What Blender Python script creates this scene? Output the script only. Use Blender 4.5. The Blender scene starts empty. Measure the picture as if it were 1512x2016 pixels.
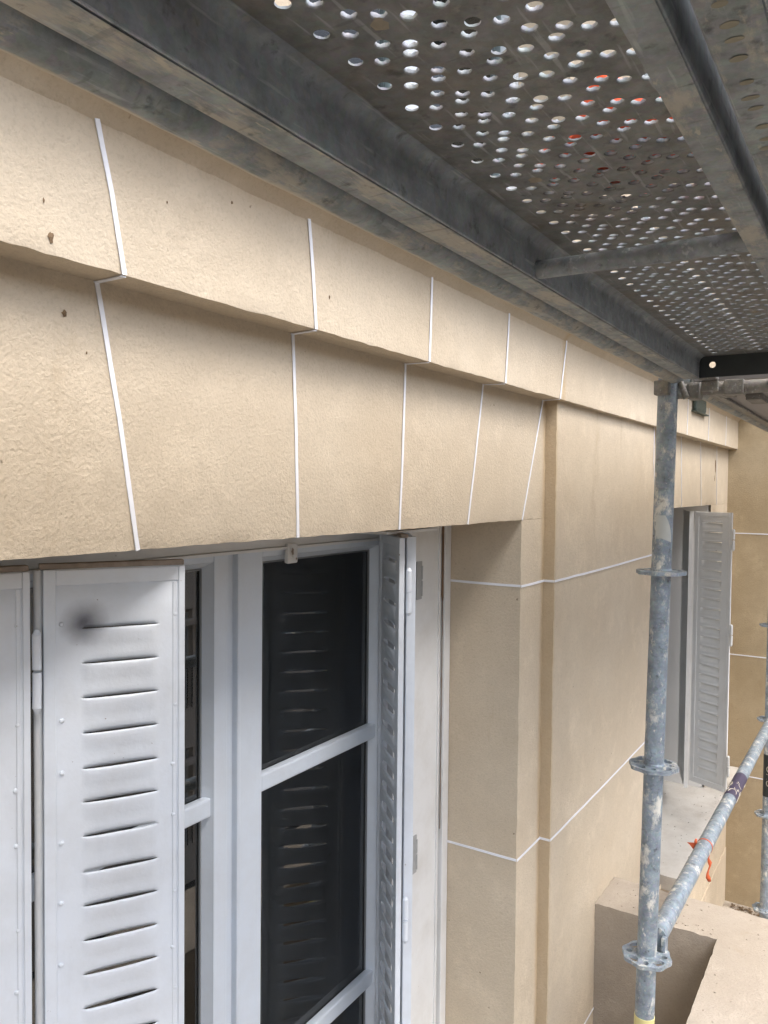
import bpy, bmesh, math, random
from mathutils import Vector, Matrix, noise, geometry
random.seed(7)
sc = bpy.context.scene
R = math.radians
PI = math.pi

# ------------------------------------------------------------------ camera
YAW, PIT, ROL, FPX = 0.56627, -0.03243, 0.00967, 1551.9
fw = Vector((math.cos(YAW)*math.cos(PIT), math.sin(YAW)*math.cos(PIT), math.sin(PIT)))
rt = Vector((math.sin(YAW), -math.cos(YAW), 0)); up = rt.cross(fw)
rt2 = rt*math.cos(ROL)+up*math.sin(ROL); up2 = rt2.cross(fw)
cam = bpy.data.cameras.new('camera'); co = bpy.data.objects.new('camera', cam)
sc.collection.objects.link(co); sc.camera = co
m = Matrix((rt2, up2, -fw)).transposed().to_4x4()
co.matrix_world = m
cam.sensor_fit = 'VERTICAL'; cam.sensor_height = 24; cam.lens = FPX/2016*24
cam.clip_start = 0.02; cam.clip_end = 800
# ------------------------------------------------------------------ light
SUN_EL, SUN_AZ = R(62), R(-100)          # azimuth of the direction the light comes from, from +X
w = bpy.data.worlds.new('World'); sc.world = w; w.use_nodes = True
nt = w.node_tree; bg = nt.nodes['Background']
sky = nt.nodes.new('ShaderNodeTexSky'); sky.sky_type = 'NISHITA'; sky.sun_disc = False
sky.sun_elevation = SUN_EL; sky.sun_rotation = PI/2-SUN_AZ
sky.air_density = 1.0; sky.dust_density = 4.0; sky.ozone_density = 1.0
hs = nt.nodes.new('ShaderNodeHueSaturation'); hs.inputs['Saturation'].default_value = 0.6
nt.links.new(sky.outputs[0], hs.inputs['Color']); nt.links.new(hs.outputs[0], bg.inputs[0])
bg.inputs[1].default_value = 0.14
sl = bpy.data.lights.new('sun', 'SUN'); so = bpy.data.objects.new('sun', sl); sc.collection.objects.link(so)
sl.energy = .70; sl.angle = R(45); sl.color = (1, .97, .93)
sd = Vector((math.cos(SUN_EL)*math.cos(SUN_AZ), math.cos(SUN_EL)*math.sin(SUN_AZ), math.sin(SUN_EL)))
so.rotation_euler = sd.to_track_quat('Z', 'Y').to_euler()
sc.view_settings.view_transform = 'Standard'; sc.view_settings.look = 'None'
sc.view_settings.exposure = 1.93; sc.view_settings.gamma = 1
sc.cycles.max_bounces = 10; sc.cycles.diffuse_bounces = 6

# ------------------------------------------------------------------ materials
def N(t, kind, **kw):
    n = t.nodes.new(kind)
    for k, v in kw.items(): setattr(n, k, v)
    return n
def ramp(t, src, stops):
    r = N(t, 'ShaderNodeValToRGB'); e = r.color_ramp.elements
    while len(e) < len(stops): e.new(.5)
    for i, (p, c) in enumerate(stops):
        e[i].position = p; e[i].color = (c, c, c, 1) if not hasattr(c, '__len__') else (*c, 1)
    t.links.new(src, r.inputs[0]); return r.outputs[0]
def nz(t, vec, scale, detail=3, rough=.6, stretch=None):
    if stretch:
        mp = N(t, 'ShaderNodeMapping'); mp.inputs['Scale'].default_value = stretch
        t.links.new(vec, mp.inputs[0]); vec = mp.outputs[0]
    n = N(t, 'ShaderNodeTexNoise'); n.inputs['Scale'].default_value = scale
    n.inputs['Detail'].default_value = detail; n.inputs['Roughness'].default_value = rough
    t.links.new(vec, n.inputs['Vector']); return n.outputs[0]
def mix(t, f, a, b, mode='MIX'):
    x = N(t, 'ShaderNodeMix', data_type='RGBA', blend_type=mode)
    for s, v in ((x.inputs[0], f), (x.inputs[6], a), (x.inputs[7], b)):
        if hasattr(v, 'links') or isinstance(v, bpy.types.NodeSocket): t.links.new(v, s)
        elif hasattr(v, '__len__'): s.default_value = (*v, 1)
        else: s.default_value = v
    return x.outputs[2]
def bump(t, h, strength, dist, prev=None):
    b = N(t, 'ShaderNodeBump'); b.inputs['Strength'].default_value = strength
    b.inputs['Distance'].default_value = dist; t.links.new(h, b.inputs['Height'])
    if prev: t.links.new(prev, b.inputs['Normal'])
    return b.outputs[0]
def mat(name):
    m = bpy.data.materials.new(name); m.use_nodes = True; t = m.node_tree
    p = t.nodes['Principled BSDF']; g = N(t, 'ShaderNodeNewGeometry')
    return m, t, p, g.outputs['Position']

def plaster(name, c1, c2, stain=(.30, .21, .10), grain=1.0, spots=True, dust=None):
    m, t, p, pos = mat(name)
    big = nz(t, pos, 2.2, 5, .6); col = mix(t, ramp(t, big, [(.35, 0), (.65, 1)]), c1, c2)
    mid = nz(t, pos, 14, 6, .7)
    col = mix(t, ramp(t, mid, [(.3, .22), (.62, 0)]), col, tuple(x*.72 for x in c1))
    st = nz(t, pos, 5, 6, .75, (1.2, 1.2, .35))
    col = mix(t, ramp(t, st, [(.60, 0), (.78, .42)]), col, stain)
    lt = nz(t, pos, 7, 6, .7)
    col = mix(t, ramp(t, lt, [(.54, 0), (.72, .35)]), col, tuple(min(1, x*1.22) for x in c2))
    if spots:
        sp = nz(t, pos, 55, 2, .5)
        col = mix(t, ramp(t, sp, [(.765, 0), (.80, .7)]), col, (.10, .06, .035))
    fine = nz(t, pos, 190, 3, .65)
    col = mix(t, ramp(t, fine, [(.28, .30*grain), (.5, 0)]), col, tuple(x*.6 for x in c1))
    if dust:
        dn = nz(t, pos, 9, 6, .7); col = mix(t, ramp(t, dn, [(.4, 0), (.6, .8)]), col, dust)
    if name == 'cream_plaster':      # ochre run-off stains down the pier corner; ochre tone along the head of the band
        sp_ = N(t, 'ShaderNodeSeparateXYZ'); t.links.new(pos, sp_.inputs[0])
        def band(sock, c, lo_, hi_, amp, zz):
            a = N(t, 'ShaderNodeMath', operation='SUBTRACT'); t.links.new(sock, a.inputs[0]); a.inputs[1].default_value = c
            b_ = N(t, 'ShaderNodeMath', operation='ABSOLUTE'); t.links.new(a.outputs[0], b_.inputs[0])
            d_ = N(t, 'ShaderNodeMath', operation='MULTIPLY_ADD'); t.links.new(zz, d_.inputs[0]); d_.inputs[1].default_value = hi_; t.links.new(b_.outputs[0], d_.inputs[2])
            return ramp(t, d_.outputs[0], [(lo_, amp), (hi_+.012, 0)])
        col = mix(t, band(sp_.outputs[0], 2.035, .008, .020, .5, nz(t, pos, 6, 5, .7, (1, 1, .5))), col, (.42, .28, .12))
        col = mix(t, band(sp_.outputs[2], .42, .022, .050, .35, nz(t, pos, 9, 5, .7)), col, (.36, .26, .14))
    t.links.new(col, p.inputs['Base Color']); p.inputs['Roughness'].default_value = .88
    rough = nz(t, pos, 260, 4, .6); med = nz(t, pos, 135, 3, .6); lo = nz(t, pos, 12, 3, .5)
    msk = nz(t, pos, 3.5, 4, .6)
    mm = N(t, 'ShaderNodeMath', operation='MULTIPLY'); t.links.new(med, mm.inputs[0])
    t.links.new(ramp(t, msk, [(.35, .35), (.6, 1)]), mm.inputs[1])
    b = bump(t, lo, .4, .004); b = bump(t, mm.outputs[0], .55*grain, .0028, b); b = bump(t, rough, .7*grain, .0016, b)
    t.links.new(b, p.inputs['Normal']); return m
def paint(name, c, dirt=(.33, .29, .24), amt=.35, rough=.45, chips=True):
    m, t, p, pos = mat(name)
    a = nz(t, pos, 9, 5, .65); col = mix(t, ramp(t, a, [(.42, 0), (.75, amt)]), c, dirt)
    b_ = nz(t, pos, 30, 5, .7, (1, 1, .25)); col = mix(t, ramp(t, b_, [(.55, 0), (.75, amt*.6)]), col, tuple(x*.7 for x in c))
    if chips:
        k = nz(t, pos, 70, 3, .6); col = mix(t, ramp(t, k, [(.735, 0), (.76, .8)]), col, (.16, .11, .07))
    t.links.new(col, p.inputs['Base Color']); p.inputs['Roughness'].default_value = rough
    bb = bump(t, nz(t, pos, 40, 4, .6), .25, .002); bb = bump(t, nz(t, pos, 250, 2, .5), .15, .0006, bb)
    t.links.new(bb, p.inputs['Normal']); return m
def steel(name, c=(.27, .29, .30), smear=(.42, .36, .27), amt=.6, thr=.60, metal=.45, streak=(1, 1, 1), rust=0.0, rough=.5):
    m, t, p, pos = mat(name)
    a = nz(t, pos, 28, 6, .7); col = mix(t, ramp(t, a, [(.3, 0), (.7, 1)]), tuple(x*.62 for x in c), tuple(x*1.3 for x in c))
    v = N(t, 'ShaderNodeTexVoronoi'); v.inputs['Scale'].default_value = 160; t.links.new(pos, v.inputs['Vector'])
    col = mix(t, .10, col, v.outputs['Color'], 'MULTIPLY')
    s = nz(t, pos, 24, 7, .72, streak)
    sm = ramp(t, s, [(thr, 0), (thr+.10, amt)])
    col = mix(t, sm, col, smear)
    s2 = nz(t, pos, 75, 4, .6, streak); col = mix(t, ramp(t, s2, [(.64, 0), (.70, amt)]), col, tuple(min(1, x*1.15) for x in smear))
    d = nz(t, pos, 50, 5, .6); col = mix(t, ramp(t, d, [(.26, .7), (.40, 0)]), col, (.03, .032, .035))
    sc3 = nz(t, pos, 130, 3, .5, (.09, 1, 1)); col = mix(t, ramp(t, sc3, [(.62, 0), (.69, .35)]), col, (.50, .52, .52))
    sc4 = nz(t, pos, 110, 3, .5, (1, .12, .7)); col = mix(t, ramp(t, sc4, [(.64, 0), (.70, .28)]), col, (.05, .055, .06))
    if rust:
        r_ = nz(t, pos, 6, 6, .7); col = mix(t, ramp(t, r_, [(.5, 0), (.7, rust)]), col, (.20, .13, .07))
    t.links.new(col, p.inputs['Base Color'])
    mt = N(t, 'ShaderNodeMath', operation='MULTIPLY_ADD'); t.links.new(sm, mt.inputs[0])
    mt.inputs[1].default_value = -metal; mt.inputs[2].default_value = metal; t.links.new(mt.outputs[0], p.inputs['Metallic'])
    p.inputs['Roughness'].default_value = rough
    b = bump(t, s, .5, .0015); b = bump(t, nz(t, pos, 120, 4, .6), .35, .0009, b); b = bump(t, nz(t, pos, 16, 2, .5), .3, .003, b)
    t.links.new(b, p.inputs['Normal']); return m
def plain(name, c, rough=.6, metal=0, var=.15, sc_=20, bd=0):
    m, t, p, pos = mat(name)
    a = nz(t, pos, sc_, 4, .6); col = mix(t, a, tuple(x*(1-var) for x in c), tuple(min(1, x*(1+var)) for x in c))
    t.links.new(col, p.inputs['Base Color']); p.inputs['Roughness'].default_value = rough; p.inputs['Metallic'].default_value = metal
    if bd: t.links.new(bump(t, nz(t, pos, sc_*6, 4, .6), .5, bd), p.inputs['Normal'])
    return m
def glass(name, IOR_=1.95):
    m, t, p, pos = mat(name); t.nodes.remove(p)
    tr = N(t, 'ShaderNodeBsdfTransparent'); tr.inputs[0].default_value = (.62, .72, .70, 1)
    gl = N(t, 'ShaderNodeBsdfGlossy'); gl.inputs['Roughness'].default_value = .0
    fr = N(t, 'ShaderNodeFresnel'); fr.inputs[0].default_value = IOR_
    b = bump(t, nz(t, pos, 3, 2, .5), .05, .01); t.links.new(b, gl.inputs['Normal'])
    mx = N(t, 'ShaderNodeMixShader'); t.links.new(fr.outputs[0], mx.inputs[0]); t.links.new(tr.outputs[0], mx.inputs[1]); t.links.new(gl.outputs[0], mx.inputs[2])
    df = N(t, 'ShaderNodeBsdfDiffuse'); df.inputs[0].default_value = (.45, .44, .42, 1)      # dust and run marks on the pane
    m0 = mx; mx = N(t, 'ShaderNodeMixShader'); t.links.new(ramp(t, nz(t, pos, 30, 6, .75, (1, 1, .12)), [(.35, .002), (.75, .025)]), mx.inputs[0])
    t.links.new(m0.outputs[0], mx.inputs[1]); t.links.new(df.outputs[0], mx.inputs[2])
    t.links.new(mx.outputs[0], t.nodes['Material Output'].inputs[0]); return m

M = {}
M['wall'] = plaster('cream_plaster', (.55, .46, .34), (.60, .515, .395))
M['return'] = plaster('ochre_plaster', (.39, .305, .185), (.48, .385, .25), stain=(.20, .12, .05))
M['parapet'] = plaster('dusty_render', (.38, .325, .26), (.44, .385, .32), grain=.9)
M['sill'] = plaster('dusty_sill', (.46, .43, .39), (.52, .49, .44), grain=.7, dust=(.54, .52, .48), spots=False)
M['floor'] = plaster('balcony_cement', (.38, .33, .27), (.46, .41, .34), grain=1, dust=(.16, .13, .10))
M['tape'] = plain('white_tape', (.80, .81, .85), .55, 0, .05, 30)
M['wood'] = paint('old_white_wood', (.74, .75, .75), (.42, .38, .31), .28, .5)
M['pvc'] = paint('white_pvc', (.64, .70, .77), (.5, .49, .46), .25, .35, chips=False)
M['bead'] = plain('grey_gasket', (.20, .21, .22), .5)
M['shutter'] = paint('white_shutter_metal', (.73, .775, .83), (.45, .43, .39), .3, .36)
M['shutter2'] = paint('grey_white_shutter_metal', (.82, .82, .80), (.45, .43, .39), .2, .42)
M['jamb'] = plain('grey_jamb_paint', (.72, .71, .69), .6, 0, .08, 5)
M['rust'] = plain('rusty_rail', (.30, .25, .205), .8, .1, .5, 60, .001)
M['brownwood'] = plain('bare_wood', (.16, .10, .06), .8, 0, .4, 60, .001)
M['glass'] = glass('window_glass'); M['glass2'] = glass('upper_window_glass', 1.35)
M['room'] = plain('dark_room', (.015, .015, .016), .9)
M['galv'] = steel('galvanised_steel_beam', (.27, .295, .30), (.42, .38, .31), .75, .50, .35, (.35, 1, 1), rough=.6)
M['ledger'] = M['galv'].copy(); t = M['ledger'].node_tree; p = t.nodes['Principled BSDF']
g_ = N(t, 'ShaderNodeNewGeometry'); sx_ = N(t, 'ShaderNodeSeparateXYZ'); t.links.new(g_.outputs['Position'], sx_.inputs[0])
ma = N(t, 'ShaderNodeMath', operation='MULTIPLY_ADD'); t.links.new(nz(t, g_.outputs['Position'], 16, 6, .7), ma.inputs[0]); ma.inputs[1].default_value = .022; t.links.new(sx_.outputs[1], ma.inputs[2])
t.links.new(mix(t, ramp(t, ma.outputs[0], [(.4735, 0), (.4765, .85)]), p.inputs['Base Color'].links[0].from_socket, (.43, .37, .28)), p.inputs['Base Color'])
M['sheet'] = steel('galvanised_deck_sheet', (.205, .21, .205), (.28, .265, .235), .4, .60, .30, rust=.45, rough=.6)
M['side'] = steel('galvanised_deck_side', (.25, .275, .29), (.30, .28, .24), .35, .60, .2, rust=.12, rough=.55)
M['tube'] = steel('galvanised_tube', (.30, .355, .405), (.70, .68, .61), .9, .535, .35, (1, 1, .6), rough=.55)
M['worn_lit'] = steel('worn_lit_zinc', (.36, .38, .40), (.5, .47, .40), .4, .62, .2, rough=.45)  # worn zinc, paled so sky glint on collars and edge sits in the colour
M['clog'] = plain('clogged_plaster', (.27, .235, .18), .9, 0, .4, 90, .001)
M['taupe'] = plain('taupe_board', (.30, .28, .27), .75, 0, .12, 3)
M['black'] = plain('black_steel', (.035, .04, .04), .5, .3, .3)
M['claw'] = steel('deck_claw_steel', (.22, .21, .19), (.36, .33, .28), .5, .55, .3)
M['yellow'] = plain('pale_yellow_tape', (.72, .65, .30), .5)
M['purple'] = plain('dark_sticker', (.06, .05, .09), .5)
M['cream'] = plain('sticker_print', (.68, .62, .50), .5)
M['orange'] = plain('orange_plastic', (.60, .12, .045), .4)
M['red'] = plain('red_plastic', (.85, .09, .02), .45)
M['grey_sticker'] = plain('grey_paper', (.50, .52, .50), .7)
M['smoke'] = plain('dark_soot', (.10, .10, .11), .7)
M['green'] = plain('weathered_green_metal', (.07, .09, .075), .6, .3, .6, 40, .002)

# ------------------------------------------------------------------ builders
class MB:
    """collects shapes into one mesh (world coordinates)"""
    def __init__(s): s.v = []; s.f = []; s.sm = []; s.mi = []; s.cm = 0
    def add(s, vs, fs, smooth=False):
        o = len(s.v); s.v += [tuple(v) for v in vs]
        for f in fs: s.f.append([i+o for i in f]); s.sm.append(smooth); s.mi.append(s.cm)
    def box(s, lo, hi, bev=0.0, mtx=None):
        bm = bmesh.new(); bmesh.ops.create_cube(bm, size=1)
        for v in bm.verts: v.co = Vector([(lo[i]+hi[i])/2+v.co[i]*(hi[i]-lo[i]) for i in range(3)])
        if bev: bmesh.ops.bevel(bm, geom=bm.edges[:], offset=bev, segments=2, affect='EDGES', profile=.6)
        if mtx: bmesh.ops.transform(bm, matrix=mtx, verts=bm.verts)
        s.bm(bm)
    def bm(s, bm, smooth=False):
        bm.verts.ensure_lookup_table(); bm.verts.index_update()
        s.add([v.co.copy() for v in bm.verts], [[v.index for v in f.verts] for f in bm.faces], smooth); bm.free()
    def tube(s, a, b, r, n=28, cap=True, seg=1, wob=0, r2=None):
        a, b = Vector(a), Vector(b); d = b-a; q = d.to_track_quat('Z', 'Y'); vs = []; fs = []
        for k in range(seg+1):
            c = a+d*(k/seg); rr = r+(0 if r2 is None else (r2-r)*k/seg)
            for i in range(n):
                an = 2*PI*i/n; e = q @ Vector((math.cos(an), math.sin(an), 0))*rr
                p = c+e
                if wob: p += noise.noise_vector(p*25)*wob
                vs.append(p)
        for k in range(seg):
            for i in range(n):
                j = (i+1) % n; fs.append([k*n+i, k*n+j, (k+1)*n+j, (k+1)*n+i])
        s.add(vs, fs, True)
        if cap:
            s.add(vs[:n], [list(range(n))[::-1]]); s.add(vs[-n:], [list(range(n))])
    def grid(s, o, du, dv, nu, nv, fn=None, smooth=True, flip=False):
        o, du, dv = Vector(o), Vector(du), Vector(dv); vs = []
        for j in range(nv+1):
            for i in range(nu+1):
                p = o+du*(i/nu)+dv*(j/nv); vs.append(fn(p) if fn else p)
        fs = []
        for j in range(nv):
            for i in range(nu):
                a = j*(nu+1)+i; q = [a, a+1, a+nu+2, a+nu+1]; fs.append(q[::-1] if flip else q)
        s.add(vs, fs, smooth)
    def build(s, name, mats, parent=None, **props):
        me = bpy.data.meshes.new(name)
        off = parent_world(parent) if parent else Vector()
        me.from_pydata([Vector(v)-off for v in s.v], [], s.f)
        for p_, sm, mi in zip(me.polygons, s.sm, s.mi): p_.use_smooth = sm; p_.material_index = mi
        for m_ in (mats if isinstance(mats, (list, tuple)) else [mats]): me.materials.append(m_)
        o = bpy.data.objects.new(name, me); sc.collection.objects.link(o)
        if parent: o.parent = parent
        for k, v in props.items(): o[k] = v
        return o
def parent_world(o):
    v = Vector()
    while o: v += Vector(o.location); o = o.parent
    return v
def thing(name, label, cat, loc=(0, 0, 0), group=None, parent=None):
    o = bpy.data.objects.new(name, None); sc.collection.objects.link(o); o.empty_display_size = .1
    if parent: o.parent = parent; o.location = Vector(loc)-parent_world(parent)
    else: o.location = loc
    if label: o['label'] = label
    if cat: o['category'] = cat
    if group: o['group'] = group
    return o
def copy_tree(o, parent=None, loc=None, label=None, delta=None):
    c = o.copy(); sc.collection.objects.link(c)
    if parent: c.parent = parent
    if loc is not None: c.location = loc
    if label: c['label'] = label
    for ch in list(o.children): copy_tree(ch, c)
    return c

def cuts(a, b, st):
    k = math.ceil(a/st+1e-6); r = [a]
    while k*st < b-1e-6:
        if k*st > a+1e-6: r.append(k*st)
        k += 1
    r.append(b); return r
def rough(p, amp):
    return Vector(p)+noise.noise_vector(Vector(p)*9)*amp*1.2+noise.noise_vector(Vector(p)*45)*amp
def slab(mb, lo, hi, st=.02, amp=.0007, edge=.0012, faces='xXyYzZ'):
    """a block of masonry: every face a grid, gently uneven, ragged arrises"""
    lo, hi = list(lo), list(hi)
    def face(ax, side):
        a1, a2 = [(1, 2), (2, 0), (0, 1)][ax]
        c1, c2 = cuts(lo[a1], hi[a1], st), cuts(lo[a2], hi[a2], st); vs = []; fs = []
        for j, q in enumerate(c2):
            for i, p_ in enumerate(c1):
                p = [0, 0, 0]; p[ax] = side; p[a1] = p_; p[a2] = q
                v = rough(p, amp)
                if i in (0, len(c1)-1) or j in (0, len(c2)-1):
                    e = noise.noise_vector(Vector(p)*70+Vector((3, 1, 2)))*edge
                    c = Vector([(lo[k]+hi[k])/2 for k in range(3)])
                    v += e
                    # arris pulled in a little, so it is never razor sharp
                    for k in range(3):
                        if abs(p[k]-lo[k]) < 1e-6: v[k] += abs(e[(k+1) % 3])*.8
                        if abs(p[k]-hi[k]) < 1e-6: v[k] -= abs(e[(k+1) % 3])*.8
                vs.append(v)
        n = len(c1)
        for j in range(len(c2)-1):
            for i in range(n-1):
                q = [j*n+i, j*n+i+1, (j+1)*n+i+1, (j+1)*n+i]
                fs.append(q if side == hi[ax] else q[::-1])
        mb.add(vs, fs, True)
    for ch in faces:
        ax = 'xyz'.index(ch.lower()); face(ax, lo[ax] if ch.islower() else hi[ax])
def tape(mb, pts, nrm, wd=.0062, th=.0012):
    """a line of painted tape following pts on a face with normal nrm"""
    nrm = Vector(nrm); P = [Vector(p) for p in pts]; L = []
    for a, b in zip(P, P[1:]):
        n = max(2, int((b-a).length/.02))
        L += [a+(b-a)*(i/n) for i in range(n)]
    L.append(P[-1]); vs = []; fs = []
    for i, p in enumerate(L):
        d = (L[min(i+1, len(L)-1)]-L[max(i-1, 0)]).normalized(); s_ = d.cross(nrm).normalized()
        k = wd/2*(1+.12*noise.noise(p*60)); off = s_*noise.noise(p*14)*.0008
        for sg, h in ((-1, 0), (-1, th), (1, th), (1, 0)):
            vs.append(p+off+s_*k*sg+nrm*(h-.0006+.0016))
    for i in range(len(L)-1):
        for q in range(3):
            fs.append([i*4+q, i*4+q+1, i*4+q+5, i*4+q+4])
    fs += [[0, 1, 2, 3], [len(L)*4-1, len(L)*4-2, len(L)*4-3, len(L)*4-4]]
    mb.add(vs, fs)
def cdt(outer, holes):
    vs = [Vector(p) for p in outer]; loops = [list(range(len(outer)))]
    for h in holes:
        o = len(vs); vs += [Vector(p) for p in h]; loops.append(list(range(o, o+len(h))))
    r = geometry.delaunay_2d_cdt(vs, [], loops, 1, 1e-7, True)
    ov, of, orig = r[0], r[2], r[5]
    fs = [f for f, og in zip(of, orig) if og == [0] or (0 in og and len(og) == 1)]
    return ov, fs, loops
def plate(mb, outer, holes, fn, t0, t1):
    """plate with real holes; fn maps (u, v, t) to a point"""
    ov, fs, loops = cdt(outer, holes)
    mb.add([fn(p[0], p[1], t0) for p in ov], [f[::-1] for f in fs])
    mb.add([fn(p[0], p[1], t1) for p in ov], fs)
    for lp in [outer]+holes:
        n = len(lp); mb.add([fn(p[0], p[1], t0) for p in lp]+[fn(p[0], p[1], t1) for p in lp],
                            [[i, (i+1) % n, (i+1) % n+n, i+n] for i in range(n)], True)

# =================================================================== THE BUILDING
YL, YP, YF = .78, .75, .73          # lintel plane, panel plane, fascia plane
ZL, ZF, ZT = -.082, .235, .396      # lintel foot, fascia foot, fascia top
XR = 4.97                           # the return wall
bld = thing('rendered_building', 'cream rendered house front with white joint lines, two windows and white louvred shutters', 'building', (2, .9, -2.43))
mb = MB()
slab(mb, (-1.2, YL, ZL), (2.04, 1.12, ZF+.01), faces='xyz')                        # lintel of the near window
slab(mb, (1.88, YL, -2.43), (2.04, 1.12, ZL), faces='xy')                          # right jamb
slab(mb, (-1.2, YL, -2.43), (.22, 1.12, ZL), faces='Xy', st=.04)
slab(mb, (2.04, YP, -2.43), (3.10, 1.12, ZF+.01), faces='xXy')                     # pier panel
slab(mb, (3.10, YL, ZL), (XR+.02, 1.12, ZF+.01), faces='yz')                       # far lintel
slab(mb, (3.10, YL, -1.64), (3.34, 1.12, ZL), faces='yX')
slab(mb, (4.46, YL, -1.64), (XR+.02, 1.12, ZL), faces='y')
slab(mb, (3.10, .745, -2.11), (XR+.02, 1.12, -1.64), faces='yz', st=.03)
slab(mb, (3.10, .741, -2.43), (XR+.02, 1.12, -2.11), faces='yZ', st=.03)
slab(mb, (.22, .80, -2.43), (1.88, 1.12, -1.64), faces='yZ', st=.04)
mb.build('wall', M['wall'], bld)
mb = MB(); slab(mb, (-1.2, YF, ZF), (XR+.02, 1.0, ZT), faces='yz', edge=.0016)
# cove above the band, its unseen overhang deepened to shade the fascia
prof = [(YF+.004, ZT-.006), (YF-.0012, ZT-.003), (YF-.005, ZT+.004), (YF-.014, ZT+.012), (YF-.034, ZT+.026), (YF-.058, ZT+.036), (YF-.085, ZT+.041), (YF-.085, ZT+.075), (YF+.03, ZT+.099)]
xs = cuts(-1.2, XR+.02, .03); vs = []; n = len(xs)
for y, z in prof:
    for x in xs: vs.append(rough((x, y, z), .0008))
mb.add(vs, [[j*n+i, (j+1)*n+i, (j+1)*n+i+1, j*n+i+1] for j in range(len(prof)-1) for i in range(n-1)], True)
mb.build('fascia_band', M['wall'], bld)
mb = MB(); slab(mb, (XR, -.55, -4), (5.3, YP+.04, 4.2), st=.04, faces='xyY'); mb.build('return_wall', M['return'], bld, label='ochre rendered side wall facing back along the scaffold')
# storey above (seen through the holes in the deck)
mb = MB()
slab(mb, (-1.2, .75, .49), (.94, 1.1, 4.2), st=.06, faces='xyX'); slab(mb, (2.1, .75, .49), (2.8, 1.1, 4.2), st=.06, faces='xyX'); slab(mb, (3.6, .75, .49), (5, 1.1, 4.2), st=.06, faces='xy')
slab(mb, (.94, .75, 2.3), (2.1, 1.1, 4.2), st=.06, faces='yz'); slab(mb, (2.8, .75, 2.3), (3.6, 1.1, 4.2), st=.06, faces='yz')
mb.build('upper_wall', M['wall'], bld)
for x0, x1 in ((.94, 2.1), (2.8, 3.6)):
    wt = thing('upper_window', None, None, (x0, .95, .49), parent=bld)
    mb = MB()
    for a, b in ((x0, x0+.06), ((x0+x1)/2-.05, (x0+x1)/2+.05), (x1-.06, x1)): mb.box((a, .90, .49), (b, .95, 2.3), .003)
    mb.box((x0+.06, .902, .49), (x1-.06, .952, .55)); mb.box((x0+.06, .902, 2.24), (x1-.06, .952, 2.3)); mb.build('frame', M['pvc'], wt)
    mb = MB(); mb.box((x0, .93, .5), (x1, .936, 2.3)); mb.build('pane', M['glass2'], wt)
    mb = MB(); mb.box((x0-.3, 1.13, .3), (x1+.3, 3, 2.5)); mb.build('dark_room', M['room'], wt)
# building body behind, left and above
mb = MB(); mb.box((-14, 1.125, -9), (-1.2, 9, 7), 0); mb.box((-14, .78, -9), (-1.202, 1.12, 7)); mb.box((5.302, -.5, -9), (14, 9, 7)); mb.box((-1.2, .79, -9), (5.3, 9, -2.45)); mb.box((-1.2, .8, 4.2), (5.3, 9, 7))
mb.build('building_body', M['wall'], bld)
# ---- taped joints
def joint(pts, n): mb = MB(); tape(mb, pts, n); mb.build('joint_line', M['tape'], bld)
ny = (0, -1, 0)
FJ = [(.25, .21), (.597, .561), (.951, .932), (1.300, 1.307), (1.651, 1.667), (2.005, 2.048)]
LJ = [(.245, .34), (.598, .658), (.957, .973), (1.296, 1.280), (1.640, 1.571), (2.011, 1.881)]
for (fb, ft), (lt_, lb) in zip(FJ, LJ):
    joint([(ft, YF, ZT-.002), ((ft+fb)/2+.001, YF, .32), (fb, YF, ZF)], ny)
    joint([(fb, YF, ZF), (lt_, YL, ZF)], (0, 0, -1))
    joint([(lt_, YL, ZF), (lt_*.5+lb*.5+.002, YL, .08), (lb, YL, ZL)], ny)
for fx in (3.13, 3.575, 4.059, 4.546): joint([(fx+.01, YF, ZT-.002), (fx, YF, ZF)], ny)
for a, b in ((3.70, 3.74), (4.14, 4.19), (4.585, 4.62)): joint([(a, YL, ZF), (b, YL, ZL)], ny)
joint([(3.088, YP, ZF), (3.092, YP, .10), (3.115, YP, -.02)], ny)
for z in (-.252, -.962, -1.665):
    joint([(1.88, .985, z+.001), (1.88, YL, z+.001)], (-1, 0, 0))
    joint([(1.88, YL, z), (2.04, YL, z)], ny); joint([(2.04, YL, z), (2.04, YP, z)], (-1, 0, 0))
    joint([(2.04, YP, z), (2.5, YP, z-.002), (3.10, YP, z)], ny)
    if z > -1.6: joint([(4.46, YL, z), (XR, YL, z)], ny)
    joint([(XR, YP+.03, z), (XR, .1, z), (XR, -.54, z-.003)], (-1, 0, 0))
# chips and flaws in the render
M['chip'] = plain('chipped_render', (.17, .11, .06), .9, 0, .6, 150)
def blot(mb, c, n_, rx, rz, seed, t=.0012, k=14):
    rnd = random.Random(seed); c = Vector(c); n_ = Vector(n_); u = Vector((0, 0, 1)).cross(n_).normalized() if abs(n_.z) < .9 else Vector((1, 0, 0)); v = n_.cross(u)
    ring = []
    for i in range(k):
        a = 2*PI*i/k; r_ = 1+rnd.uniform(-.35, .25); ring.append(c+u*math.cos(a)*rx*r_+v*math.sin(a)*rz*r_+n_*.0009)
    mb.add(ring+[c+n_*t*1.8], [[i, (i+1) % k, k] for i in range(k)])
mb = MB()
for x, z, rx, rz, sd_ in ((.505, .252, .0035, .006, 1), (.497, .287, .001, .003, 2), (.985, .29, .0015, .004, 4), (.77, .368, .002, .002, 5), (.21, .3, .003, .004, 8), (.66, .335, .0012, .0018, 9)):
    mb = MB(); blot(mb, (x, YF, z), ny, rx, rz, sd_); mb.build('render_chip', M['chip'], bld)
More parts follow.
